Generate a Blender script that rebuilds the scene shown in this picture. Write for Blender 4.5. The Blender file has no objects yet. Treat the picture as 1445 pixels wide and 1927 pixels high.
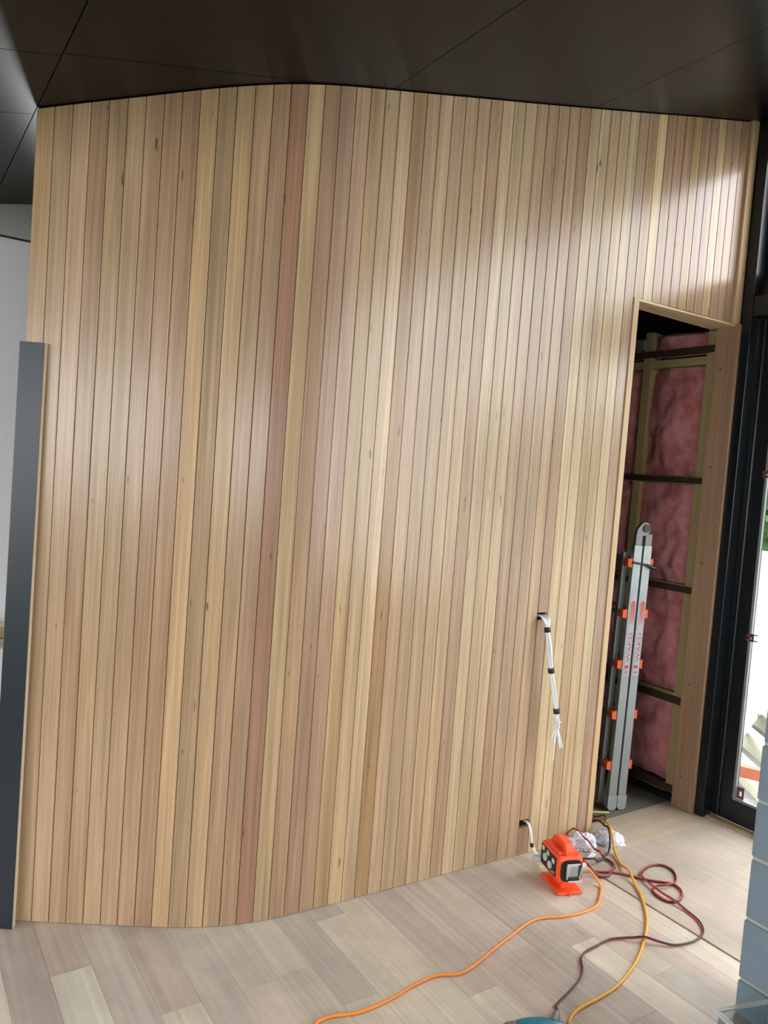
import bpy, bmesh, math, random
from mathutils import Vector, Matrix, noise
from mathutils.bvhtree import BVHTree
random.seed(7)
sc = bpy.context.scene
COL = sc.collection

# ---------------------------------------------------------------- camera
cam = bpy.data.cameras.new('camera'); camo = bpy.data.objects.new('camera', cam); COL.objects.link(camo)
cam.sensor_fit = 'HORIZONTAL'; cam.sensor_width = 36.0; cam.lens = 36.0 * 1423.28 / 1445.0
cam.clip_start = 0.02
PITCH, ROLL, YAW = 0.05319, -0.074737, 0.590992
fwd = Vector((math.sin(YAW) * math.cos(PITCH), math.cos(YAW) * math.cos(PITCH), -math.sin(PITCH)))
rt = Vector((math.cos(YAW), -math.sin(YAW), 0)); up = rt.cross(fwd)
Rr = rt * math.cos(ROLL) - up * math.sin(ROLL); Uu = up * math.cos(ROLL) + rt * math.sin(ROLL)
camo.matrix_world = Matrix(((Rr.x, Uu.x, -fwd.x, 0), (Rr.y, Uu.y, -fwd.y, 0), (Rr.z, Uu.z, -fwd.z, 1.65), (0, 0, 0, 1)))
sc.camera = camo

# ---------------------------------------------------------------- sky, exposure
SKY = 6.0
w = bpy.data.worlds.new('overcast_sky'); sc.world = w; w.use_nodes = True
bgn = w.node_tree.nodes['Background']; bgn.inputs[0].default_value = (0.97, 0.97, 1.0, 1); bgn.inputs[1].default_value = SKY
vs = sc.view_settings
vs.view_transform = 'Standard'; vs.look = 'None'; vs.gamma = 1.0; vs.use_curve_mapping = False
vs.exposure = 0.55

def portal(loc, rot, sx, sy):
    l = bpy.data.lights.new('window_portal', 'AREA'); l.shape = 'RECTANGLE'; l.size = sx; l.size_y = sy
    l.cycles.is_portal = True
    o = bpy.data.objects.new('window_portal', l); COL.objects.link(o); o.location = loc; o.rotation_euler = rot
# facade (light enters towards -X), rear glazing (towards +Y), side glazing (towards +X), far window (towards -Y)
portal((3.63, -1.0, 1.7), (0, math.pi / 2, 0), 3.4, 6.2)
portal((-1.1, -4.17, 1.28), (math.pi / 2, 0, 0), 3.6, 2.35)
portal((-2.97, 0.2, 1.3), (0, -math.pi / 2, 0), 2.4, 3.6)
portal((-2.97, 3.35, 1.3), (0, -math.pi / 2, 0), 2.4, 1.4)
portal((1.25, 4.27, 1.3), (-math.pi / 2, 0, 0), 1.0, 2.3)

# ---------------------------------------------------------------- helpers
def lin(c):
    return tuple(((v / 255) / 12.92 if v <= 10 else (((v / 255) + .055) / 1.055) ** 2.4) for v in c)

def link(name, me, mat=None, parent=None, smooth=False):
    o = bpy.data.objects.new(name, me); COL.objects.link(o)
    if mat is not None and not me.materials: me.materials.append(mat)
    if parent is not None: o.parent = parent
    if smooth:
        for p in me.polygons: p.use_smooth = True
    return o

class MB:
    """collects faces for one mesh"""
    def __init__(s): s.v = []; s.f = []; s.sm = []
    def add(s, vs_, fs, smooth=False):
        b = len(s.v); s.v += [tuple(x) for x in vs_]
        for f in fs: s.f.append([b + i for i in f]); s.sm.append(smooth)
        return s
    def box(s, x0, x1, y0, y1, z0, z1):
        return s.add([(x0, y0, z0), (x1, y0, z0), (x1, y1, z0), (x0, y1, z0), (x0, y0, z1), (x1, y0, z1), (x1, y1, z1), (x0, y1, z1)],
                     [(3, 2, 1, 0), (4, 5, 6, 7), (0, 1, 5, 4), (1, 2, 6, 5), (2, 3, 7, 6), (3, 0, 4, 7)])
    def cbox(s, x0, x1, y0, y1, z0, z1, c):
        """box with chamfered edges"""
        bm = bmesh.new(); bmesh.ops.create_cube(bm, size=1)
        for v in bm.verts: v.co = Vector(((x0 + x1) / 2 + v.co.x * (x1 - x0), (y0 + y1) / 2 + v.co.y * (y1 - y0), (z0 + z1) / 2 + v.co.z * (z1 - z0)))
        bmesh.ops.bevel(bm, geom=bm.edges[:], offset=c, segments=2, affect='EDGES', profile=.5)
        bm.verts.index_update()
        s.add([v.co[:] for v in bm.verts], [[v.index for v in f.verts] for f in bm.faces]); bm.free(); return s
    def obox(s, c, u, v, n, su, sv, sn):
        """oriented box, full sizes"""
        c, u, v, n = Vector(c), Vector(u).normalized(), Vector(v).normalized(), Vector(n).normalized()
        P = [c + u * (a * su / 2) + v * (b * sv / 2) + n * (d * sn / 2) for d in (-1, 1) for a, b in ((-1, -1), (1, -1), (1, 1), (-1, 1))]
        return s.add(P, [(3, 2, 1, 0), (4, 5, 6, 7), (0, 1, 5, 4), (1, 2, 6, 5), (2, 3, 7, 6), (3, 0, 4, 7)])
    def prism(s, poly, z0, z1):
        """plan polygon (counter-clockwise) between z0 and z1; either may be a function of (x, y)"""
        g = lambda z, p: z(*p) if callable(z) else z
        n = len(poly)
        return s.add([(*p, g(z0, p)) for p in poly] + [(*p, g(z1, p)) for p in poly],
                     [list(range(n))[::-1], list(range(n, 2 * n))] + [(i, (i + 1) % n, n + (i + 1) % n, n + i) for i in range(n)])
    def tube(s, pts, r, n=8, cap=True):
        pts = [Vector(p) for p in pts]; m = len(pts); rs = r if isinstance(r, (list, tuple)) else [r] * m
        t0 = (pts[1] - pts[0]).normalized(); a = Vector((0, 0, 1)) if abs(t0.z) < .9 else Vector((1, 0, 0))
        nv = t0.cross(a).normalized(); V = []
        for i, p in enumerate(pts):
            t = (pts[min(i + 1, m - 1)] - pts[max(i - 1, 0)]).normalized()
            nv = (nv - t * nv.dot(t)).normalized(); b = t.cross(nv)
            V += [p + (nv * math.cos(2 * math.pi * k / n) + b * math.sin(2 * math.pi * k / n)) * rs[i] for k in range(n)]
        F = [(i * n + k, i * n + (k + 1) % n, (i + 1) * n + (k + 1) % n, (i + 1) * n + k) for i in range(m - 1) for k in range(n)]
        s.add(V, F, True)
        if cap: s.add(V[:n], [list(range(n))[::-1]]); s.add(V[-n:], [list(range(n))])
        return s
    def disc(s, c, nrm, r, h, n=20):
        c, nrm = Vector(c), Vector(nrm).normalized()
        return s.tube([c, c + nrm * h], r, n)
    def build(s, name, mat, parent=None, loc=None):
        me = bpy.data.meshes.new(name)
        off = (0, 0, 0)
        if loc is not None: off = loc
        else:
            a = parent
            while a is not None:
                if '_o' in a: off = a['_o']; break
                a = a.parent
        me.from_pydata([(v[0] - off[0], v[1] - off[1], v[2] - off[2]) for v in s.v], [], s.f)
        for p, k in zip(me.polygons, s.sm): p.use_smooth = k
        me.update()
        o = link(name, me, mat, parent)
        if loc is not None: o.location = loc
        return o

def thing(name, label, cat, loc, group=None, world=True, rotz=0):
    """an Empty at the thing's base; with world=True parts are given in world coordinates"""
    o = bpy.data.objects.new(name, None); COL.objects.link(o); o.location = loc; o.empty_display_size = .1
    o.rotation_euler = (0, 0, rotz)
    o['label'] = label; o['category'] = cat
    if group: o['group'] = group
    if world: o['_o'] = tuple(loc)
    return o
def tag(o, label, cat, group=None, kind=None):
    o['label'] = label; o['category'] = cat
    if group: o['group'] = group
    if kind: o['kind'] = kind
    return o
def struct(o, label=None, cat=None):
    o['kind'] = 'structure'
    if label: o['label'] = label
    if cat: o['category'] = cat
    return o

def spline(pts, sub=6):
    P = [Vector(p) for p in pts]; P = [P[0] * 2 - P[1]] + P + [P[-1] * 2 - P[-2]]; out = []
    for i in range(1, len(P) - 2):
        for k in range(sub):
            t = k / sub; a, b, c, d = P[i - 1:i + 3]
            out.append(.5 * ((2 * b) + (c - a) * t + (2 * a - 5 * b + 4 * c - d) * t * t + (3 * b - a - 3 * c + d) * t ** 3))
    out.append(P[-2]); return out

# ---------------------------------------------------------------- materials
def nmat(name):
    m = bpy.data.materials.new(name); m.use_nodes = True; nt = m.node_tree
    return m, nt, nt.nodes['Principled BSDF'], nt.nodes.new, nt.links.new
def plain(name, col, rough=.5, metal=0., var=.12, scale=8., bump=0., spec=.5, detail=5.):
    """procedural: base colour varied by noise, optional fine relief"""
    m, nt, b, N, L = nmat(name)
    tc = N('ShaderNodeTexCoord'); no = N('ShaderNodeTexNoise'); no.inputs['Scale'].default_value = scale; no.inputs['Detail'].default_value = detail
    L(tc.outputs['Object'], no.inputs['Vector'])
    mx = N('ShaderNodeMix'); mx.data_type = 'RGBA'; c = lin(col)
    mx.inputs[6].default_value = (*[v * (1 - var) for v in c], 1); mx.inputs[7].default_value = (*[min(1, v * (1 + var)) for v in c], 1)
    L(no.outputs['Fac'], mx.inputs[0]); L(mx.outputs[2], b.inputs['Base Color'])
    b.inputs['Roughness'].default_value = rough; b.inputs['Metallic'].default_value = metal; b.inputs['Specular IOR Level'].default_value = spec
    if bump:
        bp = N('ShaderNodeBump'); bp.inputs['Strength'].default_value = bump; bp.inputs['Distance'].default_value = .004
        n2 = N('ShaderNodeTexNoise'); n2.inputs['Scale'].default_value = scale * 4; n2.inputs['Detail'].default_value = 6
        L(tc.outputs['Object'], n2.inputs['Vector']); L(n2.outputs['Fac'], bp.inputs['Height']); L(bp.outputs['Normal'], b.inputs['Normal'])
    return m
def wood(name, axis, rough, base=None, grain=.22, spec=.5, fine=150., streak=.5, marks=True, blotch=.0, spread=.0):
    """timber with grain along an axis; colour from the object's own colour unless base is given"""
    m, nt, b, N, L = nmat(name)
    tc = N('ShaderNodeTexCoord'); oi = N('ShaderNodeObjectInfo')
    ml = N('ShaderNodeMath'); ml.operation = 'MULTIPLY'; ml.inputs[1].default_value = 37.0; L(oi.outputs['Random'], ml.inputs[0])
    cb = N('ShaderNodeCombineXYZ')
    for i in range(3): L(ml.outputs[0], cb.inputs[i])
    ad = N('ShaderNodeVectorMath'); ad.operation = 'ADD'; L(tc.outputs['Object'], ad.inputs[0]); L(cb.outputs[0], ad.inputs[1])
    def mapped(across, along):
        mp = N('ShaderNodeMapping'); s = [across] * 3; s[axis] = along; mp.inputs['Scale'].default_value = s
        L(ad.outputs[0], mp.inputs['Vector']); return mp
    def noise_(across, along, detail=5., rough_=.6, dist=0.):
        n = N('ShaderNodeTexNoise'); n.inputs['Scale'].default_value = 1; n.inputs['Detail'].default_value = detail
        n.inputs['Roughness'].default_value = rough_; n.inputs['Distortion'].default_value = dist
        L(mapped(across, along).outputs[0], n.inputs['Vector']); return n
    def ramp(src, a, bb, c0, c1):
        r = N('ShaderNodeMapRange'); r.inputs[1].default_value = a; r.inputs[2].default_value = bb; r.inputs[3].default_value = c0; r.inputs[4].default_value = c1
        L(src, r.inputs[0]); return r.outputs[0]
    def mul(a, bb):
        q = N('ShaderNodeMath'); q.operation = 'MULTIPLY'; L(a, q.inputs[0]); L(bb, q.inputs[1]); return q.outputs[0]
    g1 = ramp(noise_(fine, 2.2).outputs['Fac'], .3, .7, 1 - grain * .6, 1 + grain * .4)
    g2 = ramp(noise_(34., .75, 4., .55, 1.2).outputs['Fac'], .3, .7, 1 - grain * streak * 1.5, 1 + grain * streak)
    g3 = ramp(noise_(9., .5, 2.).outputs['Fac'], .3, .7, 1 - grain * .5, 1 + grain * .5)
    f = mul(mul(g1, g2), g3)
    if blotch:
        n = N('ShaderNodeTexNoise'); n.inputs['Scale'].default_value = 3.2; n.inputs['Detail'].default_value = 7; n.inputs['Roughness'].default_value = .65
        L(tc.outputs['Object'], n.inputs['Vector']); f = mul(f, ramp(n.outputs['Fac'], .3, .7, 1 - blotch, 1 + blotch))
    if marks:
        k = noise_(46., 9., 2., .5); f = mul(f, ramp(k.outputs['Fac'], .72, .77, 1., .42))
    if base is None: csrc = oi.outputs['Color']
    else:
        rgb = N('ShaderNodeRGB'); rgb.outputs[0].default_value = (*lin(base), 1); csrc = rgb.outputs[0]
    if spread:
        hs = N('ShaderNodeHueSaturation'); L(csrc, hs.inputs['Color']); L(ramp(oi.outputs['Random'], 0, 1, 1 - spread, 1 + spread), hs.inputs['Value'])
        csrc = hs.outputs[0]
    sc_ = N('ShaderNodeVectorMath'); sc_.operation = 'SCALE'; L(csrc, sc_.inputs[0]); L(f, sc_.inputs['Scale'])
    L(sc_.outputs[0], b.inputs['Base Color'])
    b.inputs['Roughness'].default_value = rough; b.inputs['Specular IOR Level'].default_value = spec
    bp = N('ShaderNodeBump'); bp.inputs['Strength'].default_value = .06; bp.inputs['Distance'].default_value = .002
    L(f, bp.inputs['Height']); L(bp.outputs['Normal'], b.inputs['Normal'])
    return m
def glass(name, tint=(.965, .97, .97), rough=0.0, ior=1.45):
    m, nt, b, N, L = nmat(name); nt.nodes.remove(b); out = nt.nodes['Material Output']
    tr = N('ShaderNodeBsdfTransparent'); tr.inputs[0].default_value = (*tint, 1)
    gl = N('ShaderNodeBsdfGlossy'); gl.inputs['Roughness'].default_value = rough
    fr = N('ShaderNodeFresnel'); mx = N('ShaderNodeMixShader')
    ge = N('ShaderNodeNewGeometry'); mr = N('ShaderNodeMapRange'); mr.inputs[3].default_value = ior; mr.inputs[4].default_value = 1 / ior   # same reflectance at both faces of the thin pane
    L(ge.outputs['Backfacing'], mr.inputs[0]); L(mr.outputs[0], fr.inputs[0])
    L(fr.outputs[0], mx.inputs[0]); L(tr.outputs[0], mx.inputs[1]); L(gl.outputs[0], mx.inputs[2]); L(mx.outputs[0], out.inputs[0])
    return m

M = dict(
    board=wood('clear_finished_hardwood', 2, .24, grain=.30, spec=.6),
    lining=wood('door_lining_timber', 2, .45, base=(196, 166, 126), grain=.2),
    jamb=wood('jamb_timber', 2, .5, base=(158, 128, 100), grain=.22, spec=.3),
    headlining=wood('head_lining_timber', 0, .45, base=(214, 186, 146), grain=.2),
    plank=wood('dusty_floor_timber', 1, .5, base=None, grain=.15, spec=.3, fine=70., marks=False, blotch=.17),
    sheet=wood('dusty_floor_sheet', 1, .6, base=(182, 168, 152), grain=.09, spec=.3, fine=30., marks=False, blotch=.16),
    sheetx=wood('dusty_floor_sheet_cross', 0, .6, base=(192, 176, 152), grain=.1, spec=.3, fine=30., marks=False, blotch=.14),
    stud=wood('pale_pine_stud', 2, .7, base=(176, 160, 112), grain=.16, spec=.2),
    noggin=wood('pale_pine_noggin', 1, .7, base=(170, 156, 108), grain=.16, spec=.2),
    ceil=plain('black_film_ceiling_ply', (18, 15, 11), .3, var=.18, scale=3., spec=.14),
    ceilb=plain('ceiling_void', (8, 8, 8), .9, spec=.1),
    backing=plain('dark_wall_wrap', (40, 26, 18), .9, spec=.1),
    white=plain('white_plaster', (240, 241, 244), .85, var=.02, scale=3., spec=.2),
    offwhite=plain('unpainted_plasterboard', (176, 174, 168), .9, var=.04, scale=3., spec=.1),
    grey=plain('grey_sheet', (190, 190, 188), .6, var=.06, scale=4.),
    black=plain('black_aluminium', (15, 21, 26), .3, var=.15, scale=20., spec=.5),
    blackmatt=plain('black_steel', (12, 13, 15), .5, var=.2, scale=20.),
    glass=glass('clear_glass'),
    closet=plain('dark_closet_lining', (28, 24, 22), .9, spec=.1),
    concrete=plain('closet_concrete', (120, 116, 106), .9, var=.2, scale=6., bump=.2, spec=.2),
    sub=plain('dark_subfloor', (70, 58, 46), .9, var=.2, spec=.1),
    channel=plain('brown_steel_channel', (62, 46, 36), .5, var=.15, scale=10.),
    block=plain('painted_grey_block', (120, 136, 148), .75, var=.1, scale=22., bump=.35, spec=.25),
    mortar=plain('pale_mortar', (168, 170, 160), .9, var=.12, scale=40., bump=.3, spec=.1),
    navy=plain('charcoal_laminate', (27, 36, 45), .36, var=.1, scale=5., spec=.5),
    pale=plain('pale_ply_edge', (206, 190, 160), .7, var=.1, scale=30., spec=.2),
    alu=plain('brushed_aluminium', (150, 156, 155), .42, metal=.65, var=.1, scale=14.),
    aludull=plain('dull_aluminium_casting', (130, 130, 126), .55, metal=.5, var=.12, scale=20.),
    orange=plain('orange_plastic', (240, 84, 40), .38, var=.06, scale=10., spec=.5),
    ladorange=plain('ladder_orange_plastic', (226, 96, 48), .5, var=.08, scale=20.),
    sticker=plain('white_sticker', (176, 178, 186), .5, var=.03),
    redprint=plain('red_print', (196, 62, 34), .6, var=.04),
    blackp=plain('black_plastic', (18, 18, 20), .4, var=.1),
    greyp=plain('pale_grey_plastic', (196, 196, 190), .45, var=.05),
    footp=plain('worn_grey_foot', (150, 154, 152), .6, var=.08, scale=30.),
    wire=plain('white_cable_sheath', (226, 230, 230), .45, var=.04, spec=.4),
    copper=plain('bare_cream_core', (214, 200, 170), .5, var=.05),
    tape=plain('black_tape', (22, 24, 26), .45, var=.1),
    cordo=plain('orange_cord_sheath', (232, 140, 56), .45, var=.06, scale=30.),
    cordy=plain('yellow_cord_sheath', (214, 158, 48), .45, var=.06, scale=30.),
    cordr=plain('red_wire_sheath', (176, 62, 48), .45, var=.08, scale=30.),
    cordk=plain('black_wire_sheath', (44, 40, 46), .45, var=.1, scale=30.),
    cordd=plain('dark_red_wire_sheath', (128, 34, 30), .45, var=.1, scale=30.),
    teal=plain('teal_plastic', (14, 116, 138), .42, var=.06),
    brackets=plain('maroon_plastic', (108, 52, 56), .5, var=.1),
    render_=plain('white_render', (228, 232, 236), .85, var=.04, scale=2., spec=.1),
    ground=plain('outdoor_paving', (128, 130, 128), .85, var=.08, scale=1.5, spec=.1),
    beam=wood('pale_treated_timber', 0, .8, base=(214, 214, 196), grain=.12, spec=.1),
    redbeam=plain('red_primed_timber', (186, 104, 76), .7, var=.1),
    slab=plain('grey_concrete_slab', (168, 172, 172), .85, var=.1, scale=9., spec=.1),
    lawn=plain('lawn_grass', (92, 108, 66), .9, var=.2, scale=4., spec=.1),
    bark=plain('tree_bark', (128, 110, 98), .9, var=.35, scale=7., bump=.6, spec=.1),
    leaf=plain('green_leaf', (74, 104, 54), .6, var=.35, scale=5., spec=.2),
    tub=glass('clear_plastic', (.86, .89, .9), .15, 1.5),
    lime=plain('lime_plastic', (206, 214, 96), .5, var=.05),
    stackw=wood('stacked_timber', 0, .7, base=(190, 170, 140), grain=.2, spec=.2),
)
# pink glasswool: mottled, with deeper red patches
def wool():
    m, nt, b, N, L = nmat('pink_glasswool')
    tc = N('ShaderNodeTexCoord'); n1 = N('ShaderNodeTexNoise'); n1.inputs['Scale'].default_value = 9; n1.inputs['Detail'].default_value = 8; n1.inputs['Roughness'].default_value = .7
    L(tc.outputs['Object'], n1.inputs['Vector'])
    cr = N('ShaderNodeValToRGB'); e = cr.color_ramp.elements
    e[0].position = .3; e[0].color = (*lin((168, 92, 92)), 1); e[1].position = .7; e[1].color = (*lin((222, 158, 160)), 1)
    x = e.new(.24); x.color = (*lin((176, 62, 48)), 1)
    L(n1.outputs['Fac'], cr.inputs[0]); L(cr.outputs[0], b.inputs['Base Color']); b.inputs['Roughness'].default_value = .95; b.inputs['Specular IOR Level'].default_value = .1
    bp = N('ShaderNodeBump'); bp.inputs['Strength'].default_value = .6; bp.inputs['Distance'].default_value = .01; L(n1.outputs['Fac'], bp.inputs['Height']); L(bp.outputs['Normal'], b.inputs['Normal'])
    return m
M['wool'] = wool()
# white cotton: pale, with darker grey noise patches
def cotton():
    m, nt, b, N, L = nmat('mottled_cotton')
    tc = N('ShaderNodeTexCoord'); n1 = N('ShaderNodeTexNoise'); n1.inputs['Scale'].default_value = 15; n1.inputs['Detail'].default_value = 5
    L(tc.outputs['Object'], n1.inputs['Vector'])
    cr = N('ShaderNodeValToRGB'); e = cr.color_ramp.elements
    e[0].position = .3; e[0].color = (*lin((112, 114, 124)), 1); e[1].position = .42; e[1].color = (*lin((226, 226, 236)), 1)
    L(n1.outputs['Fac'], cr.inputs[0]); L(cr.outputs[0], b.inputs['Base Color']); b.inputs['Roughness'].default_value = .9
    return m
M['cotton'] = cotton()

# ================================================================ STRUCTURE
PLAN = [(0.3915, 2.7995), (0.4408, 2.7675), (0.4906, 2.7361), (0.5407, 2.7053), (0.5911, 2.675), (0.6417, 2.645), (0.6922, 2.6147), (0.7424, 2.584), (0.7925, 2.5532), (0.8429, 2.5229), (0.8942, 2.494), (0.9466, 2.4672), (1.0002, 2.443), (1.0549, 2.4215), (1.1109, 2.4033), (1.168, 2.3892), (1.226, 2.3791), (1.2844, 2.3724), (1.3431, 2.368), (1.4018, 2.3649), (1.4606, 2.3623), (1.5194, 2.36), (1.5782, 2.358), (1.637, 2.3559), (1.6958, 2.3535), (1.7545, 2.3508), (1.8133, 2.3479), (1.8721, 2.3452), (1.9308, 2.3428), (1.9896, 2.3408), (2.0484, 2.3389), (2.1072, 2.3369), (2.166, 2.3345), (2.2248, 2.3317), (2.2835, 2.3286), (2.3423, 2.3254), (2.401, 2.3222), (2.4598, 2.3189), (2.5185, 2.3158), (2.5772, 2.3125), (2.636, 2.3092), (2.6947, 2.3058), (2.7534, 2.3023), (2.8122, 2.2987), (2.8709, 2.2948), (2.9296, 2.2907), (2.9882, 2.2864), (3.0469, 2.2822), (3.1056, 2.2783), (3.1643, 2.2749), (3.2231, 2.2721), (3.2819, 2.2697), (3.3407, 2.2677), (3.3995, 2.2658), (3.4583, 2.2639), (3.5171, 2.2622)]
CA, CB, CC = 2.66886, 0.240408, -0.003361
def cz(x, y, d=0.): return CA + CB * x + CC * y - d
Pl = [Vector(p) for p in PLAN]
NBD = len(Pl) - 1
XF = 3.576           # corner where the timber wall meets the glazed front

# ---- floor: slab, planks, sheets
floor = struct(MB().box(-3.1, 3.75, -4.3, 4.4, -.2, -.02).build('floor', M['sub']), 'dusty pale timber plank floor with sheet flooring by the door', 'floor')
SEAM0 = .87
tones = [(194, 180, 164), (186, 170, 156), (182, 168, 154), (200, 188, 170), (176, 163, 151), (190, 179, 162), (203, 191, 173), (182, 173, 160)]
def plank(x0, x1, y0, y1, col):
    o = MB().box(x0 + .0004, x1 - .0004, y0 + .0004, y1 - .0004, -.02, 0).build('plank', M['plank'], floor)
    o.color = (*lin(col), 1)
k0 = -14
for k in range(k0, 14):
    x0 = SEAM0 + .125 * k; x1 = x0 + .125
    if k == 13: x1 = 2.608
    y = -1.6 + random.random() * .9
    if k == -3: y = -.99           # a joint shows at y = 2.41 on this run
    while y < 4.3:
        ln = random.choice((.9, 1.2, 1.5, 1.7)); 
        if k == -3: ln = 1.7
        y1 = min(y + ln, 4.3)
        col = tones[random.randrange(len(tones))]
        if k == -3: col = (206, 199, 182) if y < 1 else (184, 168, 154)
        plank(x0, x1, y, y1, col); y = y1
for y0, y1, mt in ((-1.6, -.3, 'sheet'), (-.3, .9, 'sheet'), (.9, 2.14, 'sheet'), (2.14, 2.395, 'sheetx')):
    MB().box(2.621, 3.64, y0 + .001, y1 - .001, -.02, 0).build('floor_sheet', M[mt], floor)
MB().box(1.95, 3.66, 2.397, 3.45, -.02, -.004).build('closet_slab', M['concrete'], floor)
for y in (1.98, 1.62, 1.35):
    MB().disc((2.6145, y, -.012), (0, 0, 1), .007, .009, 10).build('screw_head', M['aludull'], floor)

# ---- ceiling: void + sheets with open joints
cp = [(-.45, -4.3), (3.8, -4.3), (3.8, 4.4), (-.45, 4.4)]
cl = MB(); cl.prism(cp, lambda x, y: cz(x, y, -.014), lambda x, y: cz(x, y, -.1))
cl.prism([(-3.1, -4.3), (-.45, -4.3), (-.45, 4.4), (-3.1, 4.4)], lambda x, y: cz(-.45, y, -.014), lambda x, y: cz(-.45, y, -.1))
ceiling = struct(cl.build('ceiling', M['ceilb']), 'sloping black sheet ceiling with fine open joints', 'ceiling')
def cpanel(x0, x1, y0, y1, flat=False):
    g = .0017
    q = [(x0 + g, y0 + g), (x1 - g, y0 + g), (x1 - g, y1 - g), (x0 + g, y1 - g)]
    if flat: MB().prism(q, lambda x, y: cz(-.45, y), lambda x, y: cz(-.45, y, -.0139)).build('ceiling_panel', M['ceil'], ceiling)
    else: MB().prism(q, lambda x, y: cz(x, y), lambda x, y: cz(x, y, -.0139)).build('ceiling_panel', M['ceil'], ceiling)
for x0, x1, cuts in ((-.45, .392, (-4.3, -1.2, 1.2, 2.39, 2.86, 4.03)), (.392, 1.489, (-4.3, -2.4, 0, 2.375, 4.03)), (1.489, 2.476, (-4.3, -3.0, -.6, 4.03)), (2.476, 3.64, (-4.3, -2.0, .4, 2.8, 4.03))):
    for a, b in zip(cuts, cuts[1:]): cpanel(x0, x1, a, b)
for a, b in zip((-4.3, -1.9, .5, 2.9), (-1.9, .5, 2.9, 4.03)): cpanel(-3.0, -.45, a, b, True)

# ---- timber wall: backing and boards
def nrm(k):
    t = (Pl[min(k + 1, NBD)] - Pl[max(k - 1, 0)]).normalized(); return Vector((-t.y, t.x))
def off(k, d): p = Pl[k] + nrm(k) * d; return (p.x, p.y)
KD = 43              # boards right of this stop above the doorway
HEAD = 2.52
wb = MB()
for k in range(0, KD):
    a, b, c, e = off(k, .019), off(k + 1, .019), off(k + 1, .115), off(k, .115)
    wb.prism([a, b, c, e], 0.001, lambda x, y: cz(x, y, .002))
for k in range(KD, NBD):
    a, b, c, e = off(k, .019), off(k + 1, .019), off(k + 1, .115), off(k, .115)
    wb.prism([a, b, c, e], HEAD, lambda x, y: cz(x, y, .002))
wall = struct(wb.build('wall_front', M['backing']), 'curved wall clad in clear finished vertical timber boards', 'wall')

BC = [(206, 176, 134), (204, 180, 146), (208, 180, 152), (184, 154, 128), (190, 166, 134), (198, 174, 140), (192, 164, 136), (188, 156, 130),
      (170, 140, 116), (220, 188, 146), (182, 160, 128), (204, 176, 136), (194, 166, 134), (172, 144, 120), (158, 118, 102), (204, 182, 144),
      (166, 138, 114), (172, 144, 124), (186, 156, 134), (194, 170, 128), (206, 184, 146), (212, 192, 160), (170, 138, 98), (206, 180, 152),
      (198, 178, 144), (190, 168, 140), (204, 182, 148), (196, 176, 142), (172, 144, 122), (206, 190, 156), (184, 168, 134), (196, 180, 146),
      (172, 146, 122), (168, 146, 124), (176, 154, 130), (184, 158, 130), (164, 138, 114), (210, 196, 160), (208, 194, 160), (190, 170, 136),
      (196, 176, 140), (200, 190, 156), (180, 154, 134), (176, 150, 116), (212, 194, 150), (166, 138, 114), (172, 142, 118), (156, 122, 104),
      (188, 162, 112), (168, 140, 118), (174, 146, 124), (216, 194, 150), (184, 154, 132), (178, 150, 126), (172, 142, 120)]
def board(k, z0, z1=None):
    a, b = Pl[k], Pl[k + 1]; t = (b - a).normalized(); n = Vector((-t.y, t.x)); w_ = (b - a).length; g, ch, D = .0011, .0016, .0185
    q = [a + t * (g + ch), b - t * (g + ch), b - t * g + n * ch, b - t * g + n * D, a + t * g + n * D, a + t * g + n * ch]
    zt = (lambda x, y: cz(x, y, .004)) if z1 is None else z1
    o = MB().prism([(p.x, p.y) for p in q], z0, zt).build('board', M['board'], wall)
    r = random.uniform(-.03, .03); c_ = [a_ * .6 + b_ * .4 for a_, b_ in zip(BC[k % len(BC)], (196, 156, 114))]
    o.color = (*[c * .86 * (1 + r) for c in lin(c_)], 1)
HK = 36              # the cables leave the wall through two slots cut in this board
for k in range(NBD):
    if k == HK:
        board(k, .002, .123); board(k, .160, 1.056); board(k, 1.089)
    else: board(k, .002 if k < KD else HEAD + .001)
# trims around the doorway and in the corner
XL = 2.8475; YW = 2.297
trim = struct(MB().box(Pl[KD].x + .001, XL, 2.2925, 2.41, 0.001, HEAD).build('trim_1', M['lining']), 'pale timber lining strip up the left of the doorway', 'trim')
trim2 = struct(MB().prism([(XL + .0005, 2.2945), (3.5555, 2.2585), (3.5555, 2.40), (XL + .0005, 2.40)], HEAD - .010, HEAD - .0005).build('trim_2', M['headlining']), 'pale timber lining across the head of the doorway', 'trim')
trim3 = struct(MB().cbox(3.556, XF, 2.236, 2.362, 0.001, HEAD - .0005, .002).build('trim_3', M['jamb']), 'wide timber jamb lining with screw plugs beside black frame', 'trim')
for z in (.17, .66, 1.3, 1.8, 2.3): MB().disc((3.5562, 2.32, z), (-1, 0, 0), .0045, .0008, 8).build('screw_plug', M['blackp'], trim3)
trim4 = struct(MB().cbox(Pl[NBD].x + .001, XF, 2.2475, 2.29, HEAD + .001, cz(XF, 2.26, .004), .003).build('trim_4', M['lining']), 'narrow corner trim between timber wall and black post', 'trim')

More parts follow.
